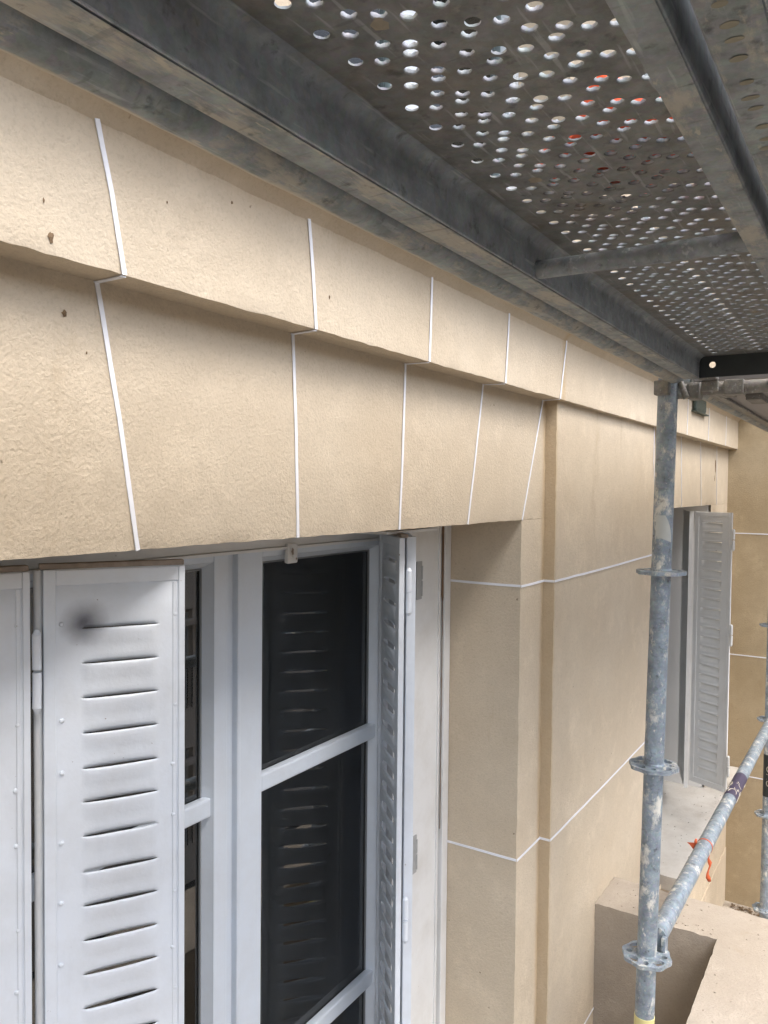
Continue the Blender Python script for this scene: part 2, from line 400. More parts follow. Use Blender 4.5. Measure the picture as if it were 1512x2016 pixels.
for x, z, rx, rz, sd_ in ((.556, .190, .0035, .004, 3), (.585, .150, .001, .002, 11), (4.56, .13, .014, .040, 6), (4.545, .06, .006, .02, 7)): mb = MB(); blot(mb, (x, YL, z), ny, rx, rz, sd_); mb.build('render_chip', M['chip'], bld)

mb = MB(); mb.cm = 0
mb.box((3.66, YF-.022, .343), (3.95, YF+.001, .349), .002); mb.box((3.67, YF-.020, .349), (3.90, YF-.001, .43), .012)
mb.build('wall_bracket', M['green'], bld)

# ---- near window
win = thing('window', None, None, (1.05, 1.0, -1.6), parent=bld)
YB = .985
mb = MB()   # old timber lining: boards left and right, head
def board(mb, x0, x1, z0, z1, y=YB, t=.03, b=.002): mb.box((x0, y, z0), (x1, y+t, z1), b)
board(mb, 1.60, 1.835, -1.63, -.09); board(mb, 1.846, 1.879, -1.63, -.09, YB-.006, .03, .003)
board(mb, 1.818, 1.826, -1.63, -.09, YB-.004, .006, .001)
board(mb, .221, .57, -1.63, -.09); board(mb, .575, .60, -1.63, -.09, YB-.004)
board(mb, .60, 1.60, -.118, -.084, YB-.003); board(mb, .60, 1.60, -.124, -.1185, YB-.008, .01, .001)
board(mb, 1.83, 1.85, -1.63, -.09, YB+.012, .02, 0)
mb.build('timber_lining', M['wood'], win)
mb = MB(); vs = []; fs = []   # bare split in the lining
for i in range(40):
    z = -.095-i*.021; wd = (.0068 if z > -.30 else .0022)*(1+.5*noise.noise(Vector((z*30, 0, 0)))); xx = 1.8405+.001*noise.noise(Vector((z*20, 5, 0)))
    vs += [(xx-wd, YB-.0015, z), (xx+wd, YB-.0015, z)]
    if i: fs.append([2*i-2, 2*i-1, 2*i+1, 2*i])
mb.add(vs, fs)
mb.build('split', M['brownwood'], win)
M['oldh'] = plain('grey_hinge_paint', (.40, .41, .41), .5, .2, .2, 80)
for z, x_ in ((-.93, 1.688), (-.235, 1.700)):
    mb = MB(); mb.box((x_, YB-.004, z-.048), (x_+.026, YB-.0005, z+.048), .001); mb.tube((x_+.024, YB-.004, z-.04), (x_+.024, YB-.004, z-.002), .003, 10); mb.tube((x_+.024, YB-.004, z+.002), (x_+.024, YB-.004, z+.036), .003, 10); mb.build('old_hinge', M['oldh'], win)
mb = MB(); mb.box((1.187, YB-.012, -.152), (1.217, YB-.001, -.112), .004); mb.tube((1.202, YB-.016, -.137), (1.202, YB-.010, -.137), .004, 10)
mb.build('shutter_catch', M['wood'], win)
mb = MB(); blot(mb, (1.197, YB-.0135, -.128), ny, .004, .007, 3); blot(mb, (1.209, YB-.0135, -.143), ny, .002, .003, 4); mb.build('catch_rust', M['rust'], win)
# pvc casement leaves
GT, Z1 = -.148, -.57
def sash(x0, x1, gl0, gl1, bw=.012):
    s_ = thing('sash', None, None, ((x0+x1)/2, 1.0, -1.6), parent=bld); mb = MB()
    y0, y1, gy = YB+.003, YB+.05, YB+.026
    mb.box((x0, y0, -1.63), (gl0-.012, y1, -.119), .003); mb.box((gl1+.012, y0, -1.63), (x1, y1, -.119), .003)
    mb.box((gl0-.012, y0+.0003, GT+.012), (gl1+.012, y1, -.1195), .003); mb.box((gl0-.012, y0+.0003, -1.63), (gl1+.012, y1, -1.56), .003)
    for zt in (-.553, -1.140):
        mb.box((gl0-.010, y0+.004, zt-.034), (gl1+.010, gy-.001, zt), .004)
    # sloping beads round the glass
    for (a, b, c, d) in (((gl0-.012, GT+.012), (gl0-.012, -1.56), (gl0, -1.56), (gl0, GT)), ((gl1+.012, -1.56), (gl1+.012, GT+.012), (gl1, GT), (gl1, -1.56)), ((gl1+.012, GT+.012), (gl0-.012, GT+.012), (gl0, GT), (gl1, GT))):
        mb.add([(a[0], y0+.002, a[1]), (b[0], y0+.002, b[1]), (c[0], gy, c[1]), (d[0], gy, d[1])], [[0, 1, 2, 3]])
    mb.build('sash_frame', M['pvc'], s_)
    mb = MB(); e = .002
    for a, b in (((gl0-.001, -1.56), (gl0+e, GT)), ((gl1-e, -1.56), (gl1+.001, GT)), ((gl0, GT-e), (gl1, GT+.001))): mb.box((a[0], gy-.004, a[1]), (b[0], gy-.0005, b[1]))
    mb.build('gasket', M['bead'], s_)
    mb = MB(); mb.box((gl0-.01, gy, -1.57), (gl1+.01, gy+.004, GT+.01)); mb.build('pane', M['glass'], s_); mb = MB(); mb.box((gl0-.01, gy+.018, -1.57), (gl1+.01, gy+.022, GT+.01)); mb.build('pane', M['glass'], s_)
sash(.60, 1.0365, .650, .990, .012); sash(1.062, 1.58, 1.142, 1.522, .012)
mb = MB(); mb.box((1.0385, YB+.010, -1.63), (1.0625, YB+.03, -.119), .004); mb.box((1.056, YB-.003, -1.63), (1.066, YB+.02, -.119), .003); mb.build('cover_strip', M['pvc'], win)
mb = MB(); mb.box((.56, YB+.052, -1.64), (1.60, YB+.06, -1.6)); mb.box((.02, 1.9, -1.7), (2.0, 2.0, .05)); mb.box((.0, 1.04, -1.7), (.02, 2.0, .05)); mb.box((2.0, 1.125, -1.7), (2.02, 2.0, .05)); mb.box((0, 1.13, .05), (2.02, 2, .06)); mb.box((0, 1.05, -1.72), (2.02, 2, -1.7))
mb.build('dark_room', M['room'], win)

# ---- louvred metal shutters
def shutter_leaf(P, name, a, b, ztop, zbot, first, out=1, mtl='shutter', pitch=.0456, u0=.26, u1=.80, scuff=False, rail=True, amp=1.0, rim=.014, gap=.0009, rimd=.016, slits=True, rimo=.0035):
    """folding leaf from foot point a to b (plan); louvres pressed towards side 'out' of the leaf"""
    a = Vector((a[0], a[1], 0)); b = Vector((b[0], b[1], 0)); W = (b-a).length; d = (b-a).normalized(); nrm = Vector((d.y, -d.x, 0))*out
    def W2(u, z, h): return a+d*(u*W)+nrm*h+Vector((0, 0, z))
    leaf = thing(name, None, None, W2(.5, zbot, 0), parent=P)
    U = [0, .04, .09, .15, u0-.045, u0-.02, u0]+[u0+(u1-u0)*t for t in (.04, .10, .2, .35, .5, .65, .8, .9, .96, 1)]+[u1+.02, u1+.045, .88, .93, .97, 1]
    def pf(u):
        if u <= u0 or u >= u1: return 0
        t = (u-u0)/(u1-u0); return min(1, (math.sin(PI*t))**.45*1.05) if 0 < t < 1 else 0
    rows = []   # (z, h at middle, break-before)
    rnd = random.Random(int(first*1000)); z = ztop; rows.append((ztop, 0, 0)); rows.append((first+gap+.018, 0, 0))
    k = first; nl = 0
    while k > zbot+.05:
        j = rnd.uniform(-.0012, .0012)
        rows.append((k+gap+.011+j, 0, 0)); rows.append((k+gap+.005+j, -.0010, 0)); rows.append((k+gap-.0002+j, -.0030, 0))
        rows.append((k-.0002+j, .0034, 1 if slits else 0)); rows.append((k-.0035+j, .0044, 0)); rows.append((k-.009+j, .0037, 0)); rows.append((k-.020+j, .0016, 0)); rows.append((k-.027, -.0002, 0))
        k -= pitch; nl += 1
    rows.append((k+.01, 0, 0)); rows.append((zbot, 0, 0))
    vs = []; fs = []; n = len(U); kk = 0; off = []
    base = 0
    def hh(u, z, h):
        wob = noise.noise(Vector((u*3+first*9, z*6, first)))*.0014+noise.noise(Vector((u*9, z*25, first)))*.0005
        return h*amp*pf(u)+wob
    # build strips; at a slit the strip restarts only across the louvre width
    prev = None
    for ri, (z, h, br) in enumerate(rows):
        row = []
        for u in U:
            p_ = pf(u)
            vs.append(W2(u, z, hh(u, z, h))); row.append(len(vs)-1)
        if prev is not None:
            for i in range(n-1):
                if br and (pf(U[i]) > 0 or pf(U[i+1]) > 0): continue
                fs.append([prev[i], prev[i+1], row[i+1], row[i]])
        prev = row
    lp = MB(); lp.add(vs, fs, True)
    # folded rims
    def bar(mb, ua, ub, za, zb, ha, hb):
        p = [W2(u, z, h) for h in (ha, hb) for z in (za, zb) for u in (ua, ub)]
        bm = bmesh.new(); vv = [bm.verts.new(q) for q in p]
        for f in ((0, 1, 3, 2), (4, 6, 7, 5), (0, 4, 5, 1), (2, 3, 7, 6), (0, 2, 6, 4), (1, 5, 7, 3)): bm.faces.new([vv[i] for i in f])
        bmesh.ops.recalc_face_normals(bm, faces=bm.faces[:]); bmesh.ops.bevel(bm, geom=bm.edges[:], offset=.0008, segments=1, affect='EDGES'); mb.bm(bm)
    e = rim/W; mb = MB()
    bar(mb, -.004, e, zbot, ztop, -rimd, rimo); bar(mb, 1-e*.55, 1.004, zbot, ztop, -rimd, rimo)
    bar(mb, e, 1-e*.55, ztop-.020, ztop-.001, -.006, .0022); bar(mb, e, 1-e*.55, zbot+.001, zbot+.028, -.006, .0022)
    bar(mb, 1-e*1.1, 1-e*.7, zbot+.002, ztop-.021, -.002, .0022)
    mb.build('rim', M[mtl], leaf)
    if rail:
        mb = MB(); bar(mb, -.03, 1.0, ztop+.0005, ztop+.0075, -.014, .001); mb.build('top_rail', M['rust'], leaf)
    rr = random.Random(5)
    zz = ztop-.075
    while zz > zbot+.03:
        for u in (.115, .925):
            c = W2(u+rr.uniform(-.01, .01), zz+rr.uniform(-.01, .01), 0)
            bm = bmesh.new(); bmesh.ops.create_uvsphere(bm, u_segments=10, v_segments=6, radius=.0028)
            q = nrm.to_track_quat('Z', 'Y').to_matrix().to_4x4()
            for v in bm.verts: v.co.z *= .55
            bmesh.ops.transform(bm, matrix=Matrix.Translation(c+nrm*.0008) @ q, verts=bm.verts); lp.bm(bm, True)
        zz -= rr.choice((.075, .095, .12))
    o = lp.build('louvred_panel', M[mtl], leaf)
    sm = o.modifiers.new('thickness', 'SOLIDIFY'); sm.thickness = .0012; sm.offset = 0
    return leaf, W2
def hinge(P, c, L=.10, r=.0058, mtl='shutter', leafdir=(1, 0, 0)):
    mb = MB(); c = Vector(c)
    mb.tube(c+Vector((0, 0, .002)), c+Vector((0, 0, L/2)), r, 16, seg=6, wob=.0006); mb.tube(c-Vector((0, 0, L/2)), c-Vector((0, 0, .002)), r*.97, 16, seg=6, wob=.0006)
    mb.tube(c+Vector((0, 0, L/2)), c+Vector((0, 0, L/2+.006)), r, 16, r2=r*.4); mb.tube(c-Vector((0, 0, L/2)), c-Vector((0, 0, L/2+.008)), r, 16, r2=r*.3)
    d = Vector(leafdir).normalized()
    mb.tube(c+d*.002+Vector((0, 0, .006)), c+d*.002+Vector((0, 0, L/2-.004)), r*.6, 6)
    return mb.build('hinge', M[mtl], P)
# left folding shutter
A0, A1 = (.606, .893), (.757, .803)
shL, wl = shutter_leaf(bld, 'shutter_leaf', A0, A1, -.1095, -1.585, -.1865, 1, 'shutter', scuff=True)
shB, _ = shutter_leaf(bld, 'shutter_leaf', (.400, .962), (.585, .892), -.1095, -1.585, -.1865, 1, 'shutter', u0=.2, u1=.72, amp=.5)
mb = MB(); mb.tube(wl(-.035, -1.58, -.010), wl(-.035, -.1105, -.010), .0056, 12, seg=30, wob=.0005); mb.build('hinge_stile', M['wood'], shL)
for z in (-.235, -.86, -1.45): hinge(shL, (.5935, .889, z), .092, .0056)
# scorched patch on the first louvre
m_, t_, p_, _pos = mat('scorch')
# (the soot is a stain with its own shape in the shutter's paint, centred on a point of the leaf)
bpy.data.materials.remove(m_)
ms, ts, ps, posn = None, M['shutter'].node_tree, M['shutter'].node_tree.nodes['Principled BSDF'], None
g = N(ts, 'ShaderNodeNewGeometry'); vm = N(ts, 'ShaderNodeVectorMath', operation='DISTANCE'); ts.links.new(g.outputs['Position'], vm.inputs[0]); cc = wl(.27, -.179, 0); vm.inputs[1].default_value = cc
ad = N(ts, 'ShaderNodeMath', operation='MULTIPLY_ADD'); ts.links.new(nz(ts, g.outputs['Position'], 40, 3), ad.inputs[0]); ad.inputs[1].default_value = .012; ts.links.new(vm.outputs['Value'], ad.inputs[2])
old = ps.inputs['Base Color'].links[0].from_socket
ts.links.new(mix(ts, ramp(ts, ad.outputs[0], [(.008, .92), (.040, 0)]), old, (.09, .09, .11)), ps.inputs['Base Color'])
# right folding shutter (two leaves folded against each other)
C0, C1 = (1.503, .963), (1.368, .828)
shC, wc = shutter_leaf(bld, 'shutter_leaf', C1, C0, -.104, -1.585, -.158, -1, 'shutter', u0=.2, u1=.78, gap=.0030, rimd=.008, amp=1.7)
shD, wd_ = shutter_leaf(bld, 'shutter_leaf', (1.411, .829), (1.600, .958), -.104, -1.585, -.181, -1, 'shutter', u0=.10, u1=.60, gap=.019, rimd=.010, rail=False, amp=.2, rimo=.009)
for z in (-.215, -.90, -1.45): hinge(shC, (1.388, .820, z), .085, .0062)
mb = MB(); mb.box((1.35, .85, -.098), (1.56, .97, -.092), .001); mb.build('top_stop', M['wood'], win)
# far window
fwn = thing('window', None, None, (3.9, 1.0, -1.6), parent=bld)
mb = MB(); mb.box((4.452, YL+.012, -1.6), (4.459, 1.0, -.083), .001); mb.build('jamb_lining', M['jamb'], fwn)
mb = MB(); board(mb, 3.341, 3.42, -1.6, -.083, 1.0); board(mb, 4.38, 4.451, -1.6, -.083, 1.0); board(mb, 3.42, 4.38, -.15, -.083, 1.001); board(mb, 3.86, 3.94, -1.6, -.15, 1.001); mb.build('frame', M['pvc'], fwn)
mb = MB(); mb.box((3.42, 1.015, -1.6), (4.38, 1.02, -.15)); mb.build('pane', M['glass'], fwn)
mb = MB(); mb.box((3.2, 2, -1.8), (4.6, 2.1, .2)); mb.box((3.2, 1.13, -1.8), (3.22, 2, .2)); mb.box((4.6, 1.13, -1.8), (4.62, 2, .2)); mb.box((3.2, 1.13, .2), (4.6, 2, .22)); mb.build('dark_room', M['room'], fwn)
mb = MB(); slab(mb, (3.345, .66, -1.66), (4.9, 1.0, -1.6), st=.02, amp=.0012, edge=.002, faces='xyzZX'); mb.build('window_sill', M['sill'], bld, label='dusty pale window sill littered with grit')
shE, we = shutter_leaf(bld, 'shutter_leaf', (4.079, .782), (4.0, .603), -.108, -1.44, -.160, -1, 'shutter2', pitch=.0462, u0=.2, u1=.74, rail=False, rim=.02, gap=.003, rimd=.004, amp=2.4)
shF, wf = shutter_leaf(bld, 'shutter_leaf', (4.40, .905), (4.10, .812), -.108, -1.49, -.160, 1, 'shutter2', pitch=.0462, rail=False, slits=False, amp=.0)
for z in (-.235, -.685, -1.31): hinge(shE, (3.996, .596, z), .09, .0065, 'shutter2')
mb = MB(); rr = random.Random(3)
for i in range(90):
    x, y = rr.uniform(3.4, 4.5), rr.uniform(.68, .98); s_ = rr.choice((.0010, .0014, .002, .003))
    bm = bmesh.new(); bmesh.ops.create_icosphere(bm, subdivisions=1, radius=s_); bmesh.ops.transform(bm, matrix=Matrix.Translation((x, y, -1.5985)), verts=bm.verts)
    for v in bm.verts: v.co += noise.noise_vector(v.co*400)*s_*.5
    mb.bm(bm)
mb.build('grit', M['sill'], bld, kind='stuff')

# =================================================================== BALCONY
par = MB()
slab(par, (2.46, .37, -2.43), (2.6651, YP, -1.3252), st=.018, amp=.0012, edge=.0025, faces='xXZ')
slab(par, (-1.5, .13, -2.43), (2.665, .385, -1.325), st=.025, amp=.0012, edge=.0025, faces='yYZX')
par.build('balcony_parapet', M['parapet'], None, label='low beige rendered parapet with pale dusty top, at the foot of the near scaffold pole', category='parapet')
fl = MB(); fl.box((-1.5, .13, -2.53), (XR, 1.1, -2.43)); fl.box((2.665, -.6, -2.53), (XR, .13, -2.43))
fl.build('balcony_floor', M['floor'], None, kind='structure')
mb = MB(); rr = random.Random(9)
for i in range(260):
    t = rr.random(); x = 4.9+rr.uniform(-.45, .03)*rr.random(); y = .70-rr.random()*.5
    if rr.random() < .5: x = 4.93-.03*rr.random()
    r_ = rr.uniform(.004, .014); a = rr.uniform(0, PI); c = Vector((x, y, -2.428+rr.uniform(0, .01)))
    u = Vector((math.cos(a), math.sin(a), rr.uniform(-.3, .3)))*r_; v = Vector((-math.sin(a), math.cos(a), rr.uniform(-.3, .3)))*r_*.5
    mb.add([c-u, c-v+Vector((0, 0, .003)), c+u, c+v], [[0, 1, 2, 3]])
mb.build('leaf_litter', plain('dead_leaves', (.12, .08, .045), .9, 0, .6, 80), None, kind='stuff')

mb = MB(); rr = random.Random(21)
for i in range(120):
    x, y = (rr.uniform(1.9, 2.64), rr.uniform(.16, .37)) if i % 2 else (rr.uniform(2.48, 2.64), rr.uniform(.38, .74)); s_ = rr.choice((.0008, .0012, .0018, .0028, .004))
    bm = bmesh.new(); bmesh.ops.create_icosphere(bm, subdivisions=1, radius=s_)
    for v in bm.verts: v.co += noise.noise_vector(v.co*400+Vector((i, 0, 0)))*s_*.5; v.co.z *= .6
    bmesh.ops.transform(bm, matrix=Matrix.Translation((x, y, -1.3245)), verts=bm.verts); mb.bm(bm)
mb.build('mortar_crumbs', M['parapet'], bpy.data.objects['balcony_parapet'], kind='stuff')
# =================================================================== SCAFFOLD
def rosette(P, c):
    mb = MB(); outer = []; n = 64
    for i in range(n):
        a = 2*PI*i/n; r = .0595+.0025*math.cos(8*a); outer.append((r*math.cos(a), r*math.sin(a)))
    holes = []
    inner = [(.0243*math.cos(2*PI*i/28), .0243*math.sin(2*PI*i/28)) for i in range(28)]; holes.append(inner)
    for k in range(8):
        a = 2*PI*k/8+.2; big = k % 2
        rc = .0425; ru, rv = (.0100, .0150) if big else (.0080, .0068); h = []
        for i in range(14):
            t = 2*PI*i/14; x, y = rc+ru*math.cos(t), rv*math.sin(t)*(1 if not big else (1+.25*math.cos(t)))
            h.append((x*math.cos(a)-y*math.sin(a), x*math.sin(a)+y*math.cos(a)))
        holes.append(h)
    plate(mb, outer, holes, lambda u, v, t: Vector((c[0]+u, c[1]+v, c[2]+t)), -.0045, .0045)
    mb.tube((c[0], c[1], c[2]-.007), (c[0], c[1], c[2]+.006), .0285, 28, cap=False, r2=.0255)
    mb.tube((c[0], c[1], c[2]+.006), (c[0], c[1], c[2]+.010), .0262, 28, cap=False, r2=.0242)
    mb.build('rosette', M['tube'], P)
def pole(name, label, x, y, z0, z1, ros, lean=(0, 0)):
    P = thing(name, label, 'scaffold pole', (x, y, z0), 'scaffold poles')
    def at(z): return Vector((x+lean[0]*z, y+lean[1]*z, z))
    mb = MB(); mb.tube(at(z0), at(z1), .0242, 32, seg=90, wob=.0006); mb.build('tube', M['tube'], P)
    for z in ros: rosette(P, at(z))
    return P, at
p1, at1 = pole('scaffold_pole', 'near plaster spattered galvanised pole in front of the pier between the windows', 2.072, .4745, -2.42, .285, (-.211, -.705, -1.193, -1.70), (.030, -.009))
mb = MB(); mb.tube(at1(-.149), at1(-.1475), .0247, 32); mb.tube(at1(-.1475), at1(.275), .02445, 32, cap=False); mb.build('upper_sleeve', M['tube'], p1)
mb = MB(); a_ = at1(-.1); vs = []; fs = []; n = 20
for j in range(9):
    for i in range(n+1):
        t = i/n; an = R(150+t*100*(1-.45*(j/8)**2)); z = -.118+j/8*.052+t*(-.016)*(1-j/8)
        c = at1(z); vs.append((c.x+.0252*math.cos(an), c.y+.0252*math.sin(an), z))
for j in range(8):
    for i in range(n): fs.append([j*(n+1)+i, j*(n+1)+i+1, (j+1)*(n+1)+i+1, (j+1)*(n+1)+i])
mb.add(vs, fs, True); mb.build('torn_label', M['grey_sticker'], p1)
mb = MB(); mb.tube(at1(-1.46), at1(-1.345), .0252, 32, seg=3); mb.build('yellow_band', M['yellow'], p1)
mb = MB(); c = at1(.25)
mb.box((c.x-.045, c.y-.012, .235), (c.x-.02, c.y+.025, .272), .004); mb.box((c.x+.02, c.y-.03, .232), (c.x+.05, c.y+.0, .270), .004); mb.tube((c.x, c.y-.045, .228), (c.x, c.y-.03, .268), .008, 12)
bm = bmesh.new(); mb.build('wedge_head', M['claw'], p1); bm.free()
p2, at2 = pole('scaffold_pole', 'far galvanised pole with a black printed sticker, by the ochre side wall', 4.545, .480, -2.42, .285, (-.705, -1.20, -1.70, -2.2), (.01, 0))
mb = MB(); mb.tube(at2(-1.60), at2(-1.38), .0251, 28, cap=False); mb.build('sticker', M['black'], p2)
def text(P, s, size, mtx, mtl, name='lettering'):
    cu = bpy.data.curves.new(name, 'FONT'); cu.body = s; cu.size = size; cu.extrude = .0004; cu.align_x = 'CENTER'; cu.align_y = 'CENTER'
    to = bpy.data.objects.new(name, cu); sc.collection.objects.link(to); dg = bpy.context.evaluated_depsgraph_get(); me = bpy.data.meshes.new_from_object(to.evaluated_get(dg))
    bpy.data.objects.remove(to); o = bpy.data.objects.new(name, me); sc.collection.objects.link(o); me.materials.append(mtl); return o, me
o, me = text(p2, 'CNO', .05, None, M['cream'])
for v in me.vertices:     # wrapped round the pole, reading upwards
    u, h = v.co.x, v.co.y; an = R(198)+h/.0252; z = -1.49+u; c = at2(z); q = Vector((c.x+.0256*math.cos(an), c.y+.0256*math.sin(an), z)); v.co = q-parent_world(p2)
o.parent = p2
for x, y, lb in ((2.06, -.30, 'street side galvanised pole, level with the near spattered pole'), (-.5, -.30, 'street side galvanised pole behind the camera end of the deck'), (4.55, -.30, 'street side galvanised pole beside the far end wall')):
    pole('scaffold_pole', lb, x, y, -9, 3.4, (-.705, -1.7, .29, 1.29, 2.29))
# rails
rl = thing('guard_rail', 'spattered galvanised rail with a purple sticker, running between near and far poles', 'scaffold rail', (2.09, .4745, -1.17))
mb = MB(); ra, rb = Vector((2.085, .4725, -1.163)), Vector((4.53, .4745, -1.205)); mb.tube(ra, rb, .0242, 32, seg=80, wob=.0006)
rd = (rb-ra).normalized()
mb.build('tube', M['tube'], rl)
mb = MB(); mb.box((2.085, .4555, -1.215), (2.125, .4915, -1.165), .006); mb.box((2.068, .447, -1.20), (2.10, .458, -1.155), .003); mb.build('wedge_end', M['tube'], rl)
sx = Vector((3.36, 0, 0)); t0 = (3.22-2.085)/(4.53-2.085); t1 = (3.50-2.085)/(4.53-2.085)
mb = MB(); mb.tube(ra.lerp(rb, t0), ra.lerp(rb, t1), .0250, 28, cap=False); mb.build('sticker', M['purple'], rl)
mb = MB(); rr = random.Random(4); ax = rd; q = ax.to_track_quat('Z', 'Y')
def on_tube(s, an, h=.0254): return ra+ax*s+(q @ Vector((math.cos(an), math.sin(an), 0)))*h
for k in range(26):
    s0 = rr.uniform(1.16, 1.39); an0 = rr.uniform(0, 2*PI); rr_ = rr.uniform(.004, .016); a0 = rr.uniform(0, 6); L = rr.uniform(1.8, 5.5)
    pts = [on_tube(s0+rr_*math.cos(a0+L*i/12)*2, an0+rr_*math.sin(a0+L*i/12)/.025) for i in range(13)]
    for a_, b_ in zip(pts, pts[1:]): mb.tube(a_, b_, .0011, 5, cap=False)
mb.build('lettering', M['cream'], rl)
mb = MB(); mb.tube((-.5, -.30, -.705), (4.55, -.30, -.705), .0242, 24, seg=30); mb.build('guard_rail', M['tube'], None, label='street side galvanised handrail at hip height behind the photographer', category='scaffold rail')
mb = MB(); mb.tube((-.5, -.30, -1.2), (4.55, -.30, -1.2), .0242, 24, seg=30); mb.build('guard_rail', M['tube'], None, label='street side galvanised knee rail behind the photographer', category='scaffold rail')
lg = MB(); lg.tube((-.5, .458, .290), (4.55, .458, .290), .0245, 36, seg=160, wob=.0009)
lg.build('ledger_tube', M['ledger'], None, label='plaster smeared ledger tube between the perforated deck and the cream wall', category='scaffold tube')
# ---- perforated steel decks
S = .324/.345
rows = [(.373, .036), (.354, .0025), (.341, .0265), (.3285, .004), (.322, .0375), (.304, .005), (.290, .0265), (.2765, .004), (.267, .036), (.248, 0), (.2345, .020), (.2215, .043), (.211, .031), (.195, .041), (.176, .002), (.163, .026)]
PX = .0455*S; X0, X1 = -.45, 2.05
ZB, ZS = .272, .324
def deck(label, dy=0, z_off=0):
    P = thing('scaffold_deck', label, 'scaffold deck', (X0, .1125, ZB), 'scaffold decks')
    # sheet
    holes = []; kinds = []; rr = random.Random(2)
    ya, yb = .128, .378
    for ri, (y, ph) in enumerate(rows):
        y *= S
        if y < ya+.012: continue
        k = math.ceil((X0+.03-ph*S)/PX)
        while ph*S+k*PX < X1-.05:
            x = ph*S+k*PX; k += 1; kind = 0 if ri in (0, 8) else (2 if ri in (4,12) else 1)
            r = .0060 if kind == 0 else .0066
            r *= rr.uniform(.97, 1.04); holes.append((x+rr.uniform(-.0004, .0004), y+rr.uniform(-.0004, .0004), r, kind))
    hl = [[(x+r*math.cos(2*PI*i/14), y+r*math.sin(2*PI*i/14)) for i in range(14)] for x, y, r, kd in holes]
    outer = [(X0, ya), (X1, ya), (X1, yb), (X0, yb)]
    ov, fs, _ = cdt(outer, hl)
    mb = MB(); mb.add([(p[0], p[1], ZS) for p in ov], [f[::-1] for f in fs], False); mb.cm = 1
    for (x, y, r, kd), h in zip(holes, hl):
        prof = ((1, 0), (.97, .0016)) if kd == 0 else ((1.0, 0), (.95, .0004), (.89, .0013), (.86, .0026), (.86, .0040))
        ring = []; 
        for f_, dz in prof:
            for i in range(14): ring.append((x+r*f_*math.cos(2*PI*i/14), y+r*f_*math.sin(2*PI*i/14), ZS+dz*(1+.2*math.sin(i*1.7+x*90))))
        o_ = len(mb.v); mb.add(ring, [[j*14+i, j*14+(i+1) % 14, (j+1)*14+(i+1) % 14, (j+1)*14+i] for j in range(len(prof)-1) for i in range(14)], True)
        if kd: mb.mi[-14*(len(prof)-1):-14*2] = [0]*(14*(len(prof)-3))
    o = mb.build('perforated_sheet', [M['sheet'], M['worn_lit']], P)
    # side rails: folded channels; section in (y, z)
    def rail(sec, nm='side_rail'):
        xs = cuts(X0, X1, .03); vs = []
        for y, z in sec:
            for x in xs: vs.append(Vector((x, y, z))+noise.noise_vector(Vector((x, y, z))*18)*.0007)
        n = len(xs); mb = MB(); mb.add(vs, [[j*n+i, j*n+i+1, (j+1)*n+i+1, (j+1)*n+i] for j in range(len(sec)-1) for i in range(n-1)], True)
        o = mb.build(nm, M['side'], P)
        e = o.modifiers.new('e', 'EDGE_SPLIT'); e.split_angle = R(38)
        mb2 = MB(); return o
    # wall side
    o1 = rail([(.378, ZS), (.384, ZS-.001), (.3895, ZS-.006), (.392, ZS-.013), (.392, ZB+.004), (.3932, ZB+.0012), (.396, ZB), (.4262, ZB), (.4290, ZB+.0012), (.4302, ZB+.004), (.4302, ZS), (.428, ZS+.012), (.378, ZS+.013)])
    mb = MB(); xs = cuts(X0, X1, .02); vs = [Vector((x, y, ZB-.0006))+noise.noise_vector(Vector((x, y, 0))*18)*.0005 for y in (.3945, .405, .4275) for x in xs]; n = len(xs)
    mb.add(vs, [[j*n+i, j*n+i+1, (j+1)*n+i+1, (j+1)*n+i] for j in range(2) for i in range(n-1)], True); mb.build('bottom_flange', M['galv'], P)
    rail([(.128, ZS), (.123, ZS-.002), (.1405, ZS-.012), (.1405, ZB+.004), (.1392, ZB+.0012), (.136, ZB), (.1165, ZB), (.1138, ZB+.0012), (.1125, ZB+.004), (.1125, ZS+.005), (.115, ZS+.013), (.128, ZS+.014)])
    mb = MB(); vs = [Vector((x, y, ZB-.0006))+noise.noise_vector(Vector((x, y, 0))*18)*.0005 for y in (.1150, .125, .1385) for x in xs]
    mb.add(vs, [[j*n+i, j*n+i+1, (j+1)*n+i+1, (j+1)*n+i] for j in range(2) for i in range(n-1)], True); mb.build('bottom_flange', M['galv'], P)
    for k_ in range(9):
        hx, hy, hr, hk = holes[int(rr.uniform(.15, .98)*len(holes))]
        mb = MB(); cb = Vector((hx, hy, ZS+.0005)); kk = 12
        ring = [cb+Vector((math.cos(2*PI*i/kk), math.sin(2*PI*i/kk), 0))*hr*rr.uniform(.9, 1.5) for i in range(kk)]
        mb.add(ring+[cb-Vector((0, 0, .003))], [[(i+1) % kk, i, kk] for i in range(kk)], True); mb.build('clogged_plaster', M['clog'], P)
    mb = MB(); mb.tube((X0, .3929, ZB+.0012), (X1, .3929, ZB+.0012), .0011, 8, seg=120, wob=.0005); mb.build('edge_highlight', M['worn_lit'], P)  # pale line that paints the highlight along the flange edge
    for xc in (-.2, .992):
        mb = MB(); mb.tube((xc-.005, .3925, ZB+.0135), (xc+.002, .1400, ZB+.0135), .0118, 24, seg=20, wob=.0004); mb.build('cross_bar', M['side'], P)
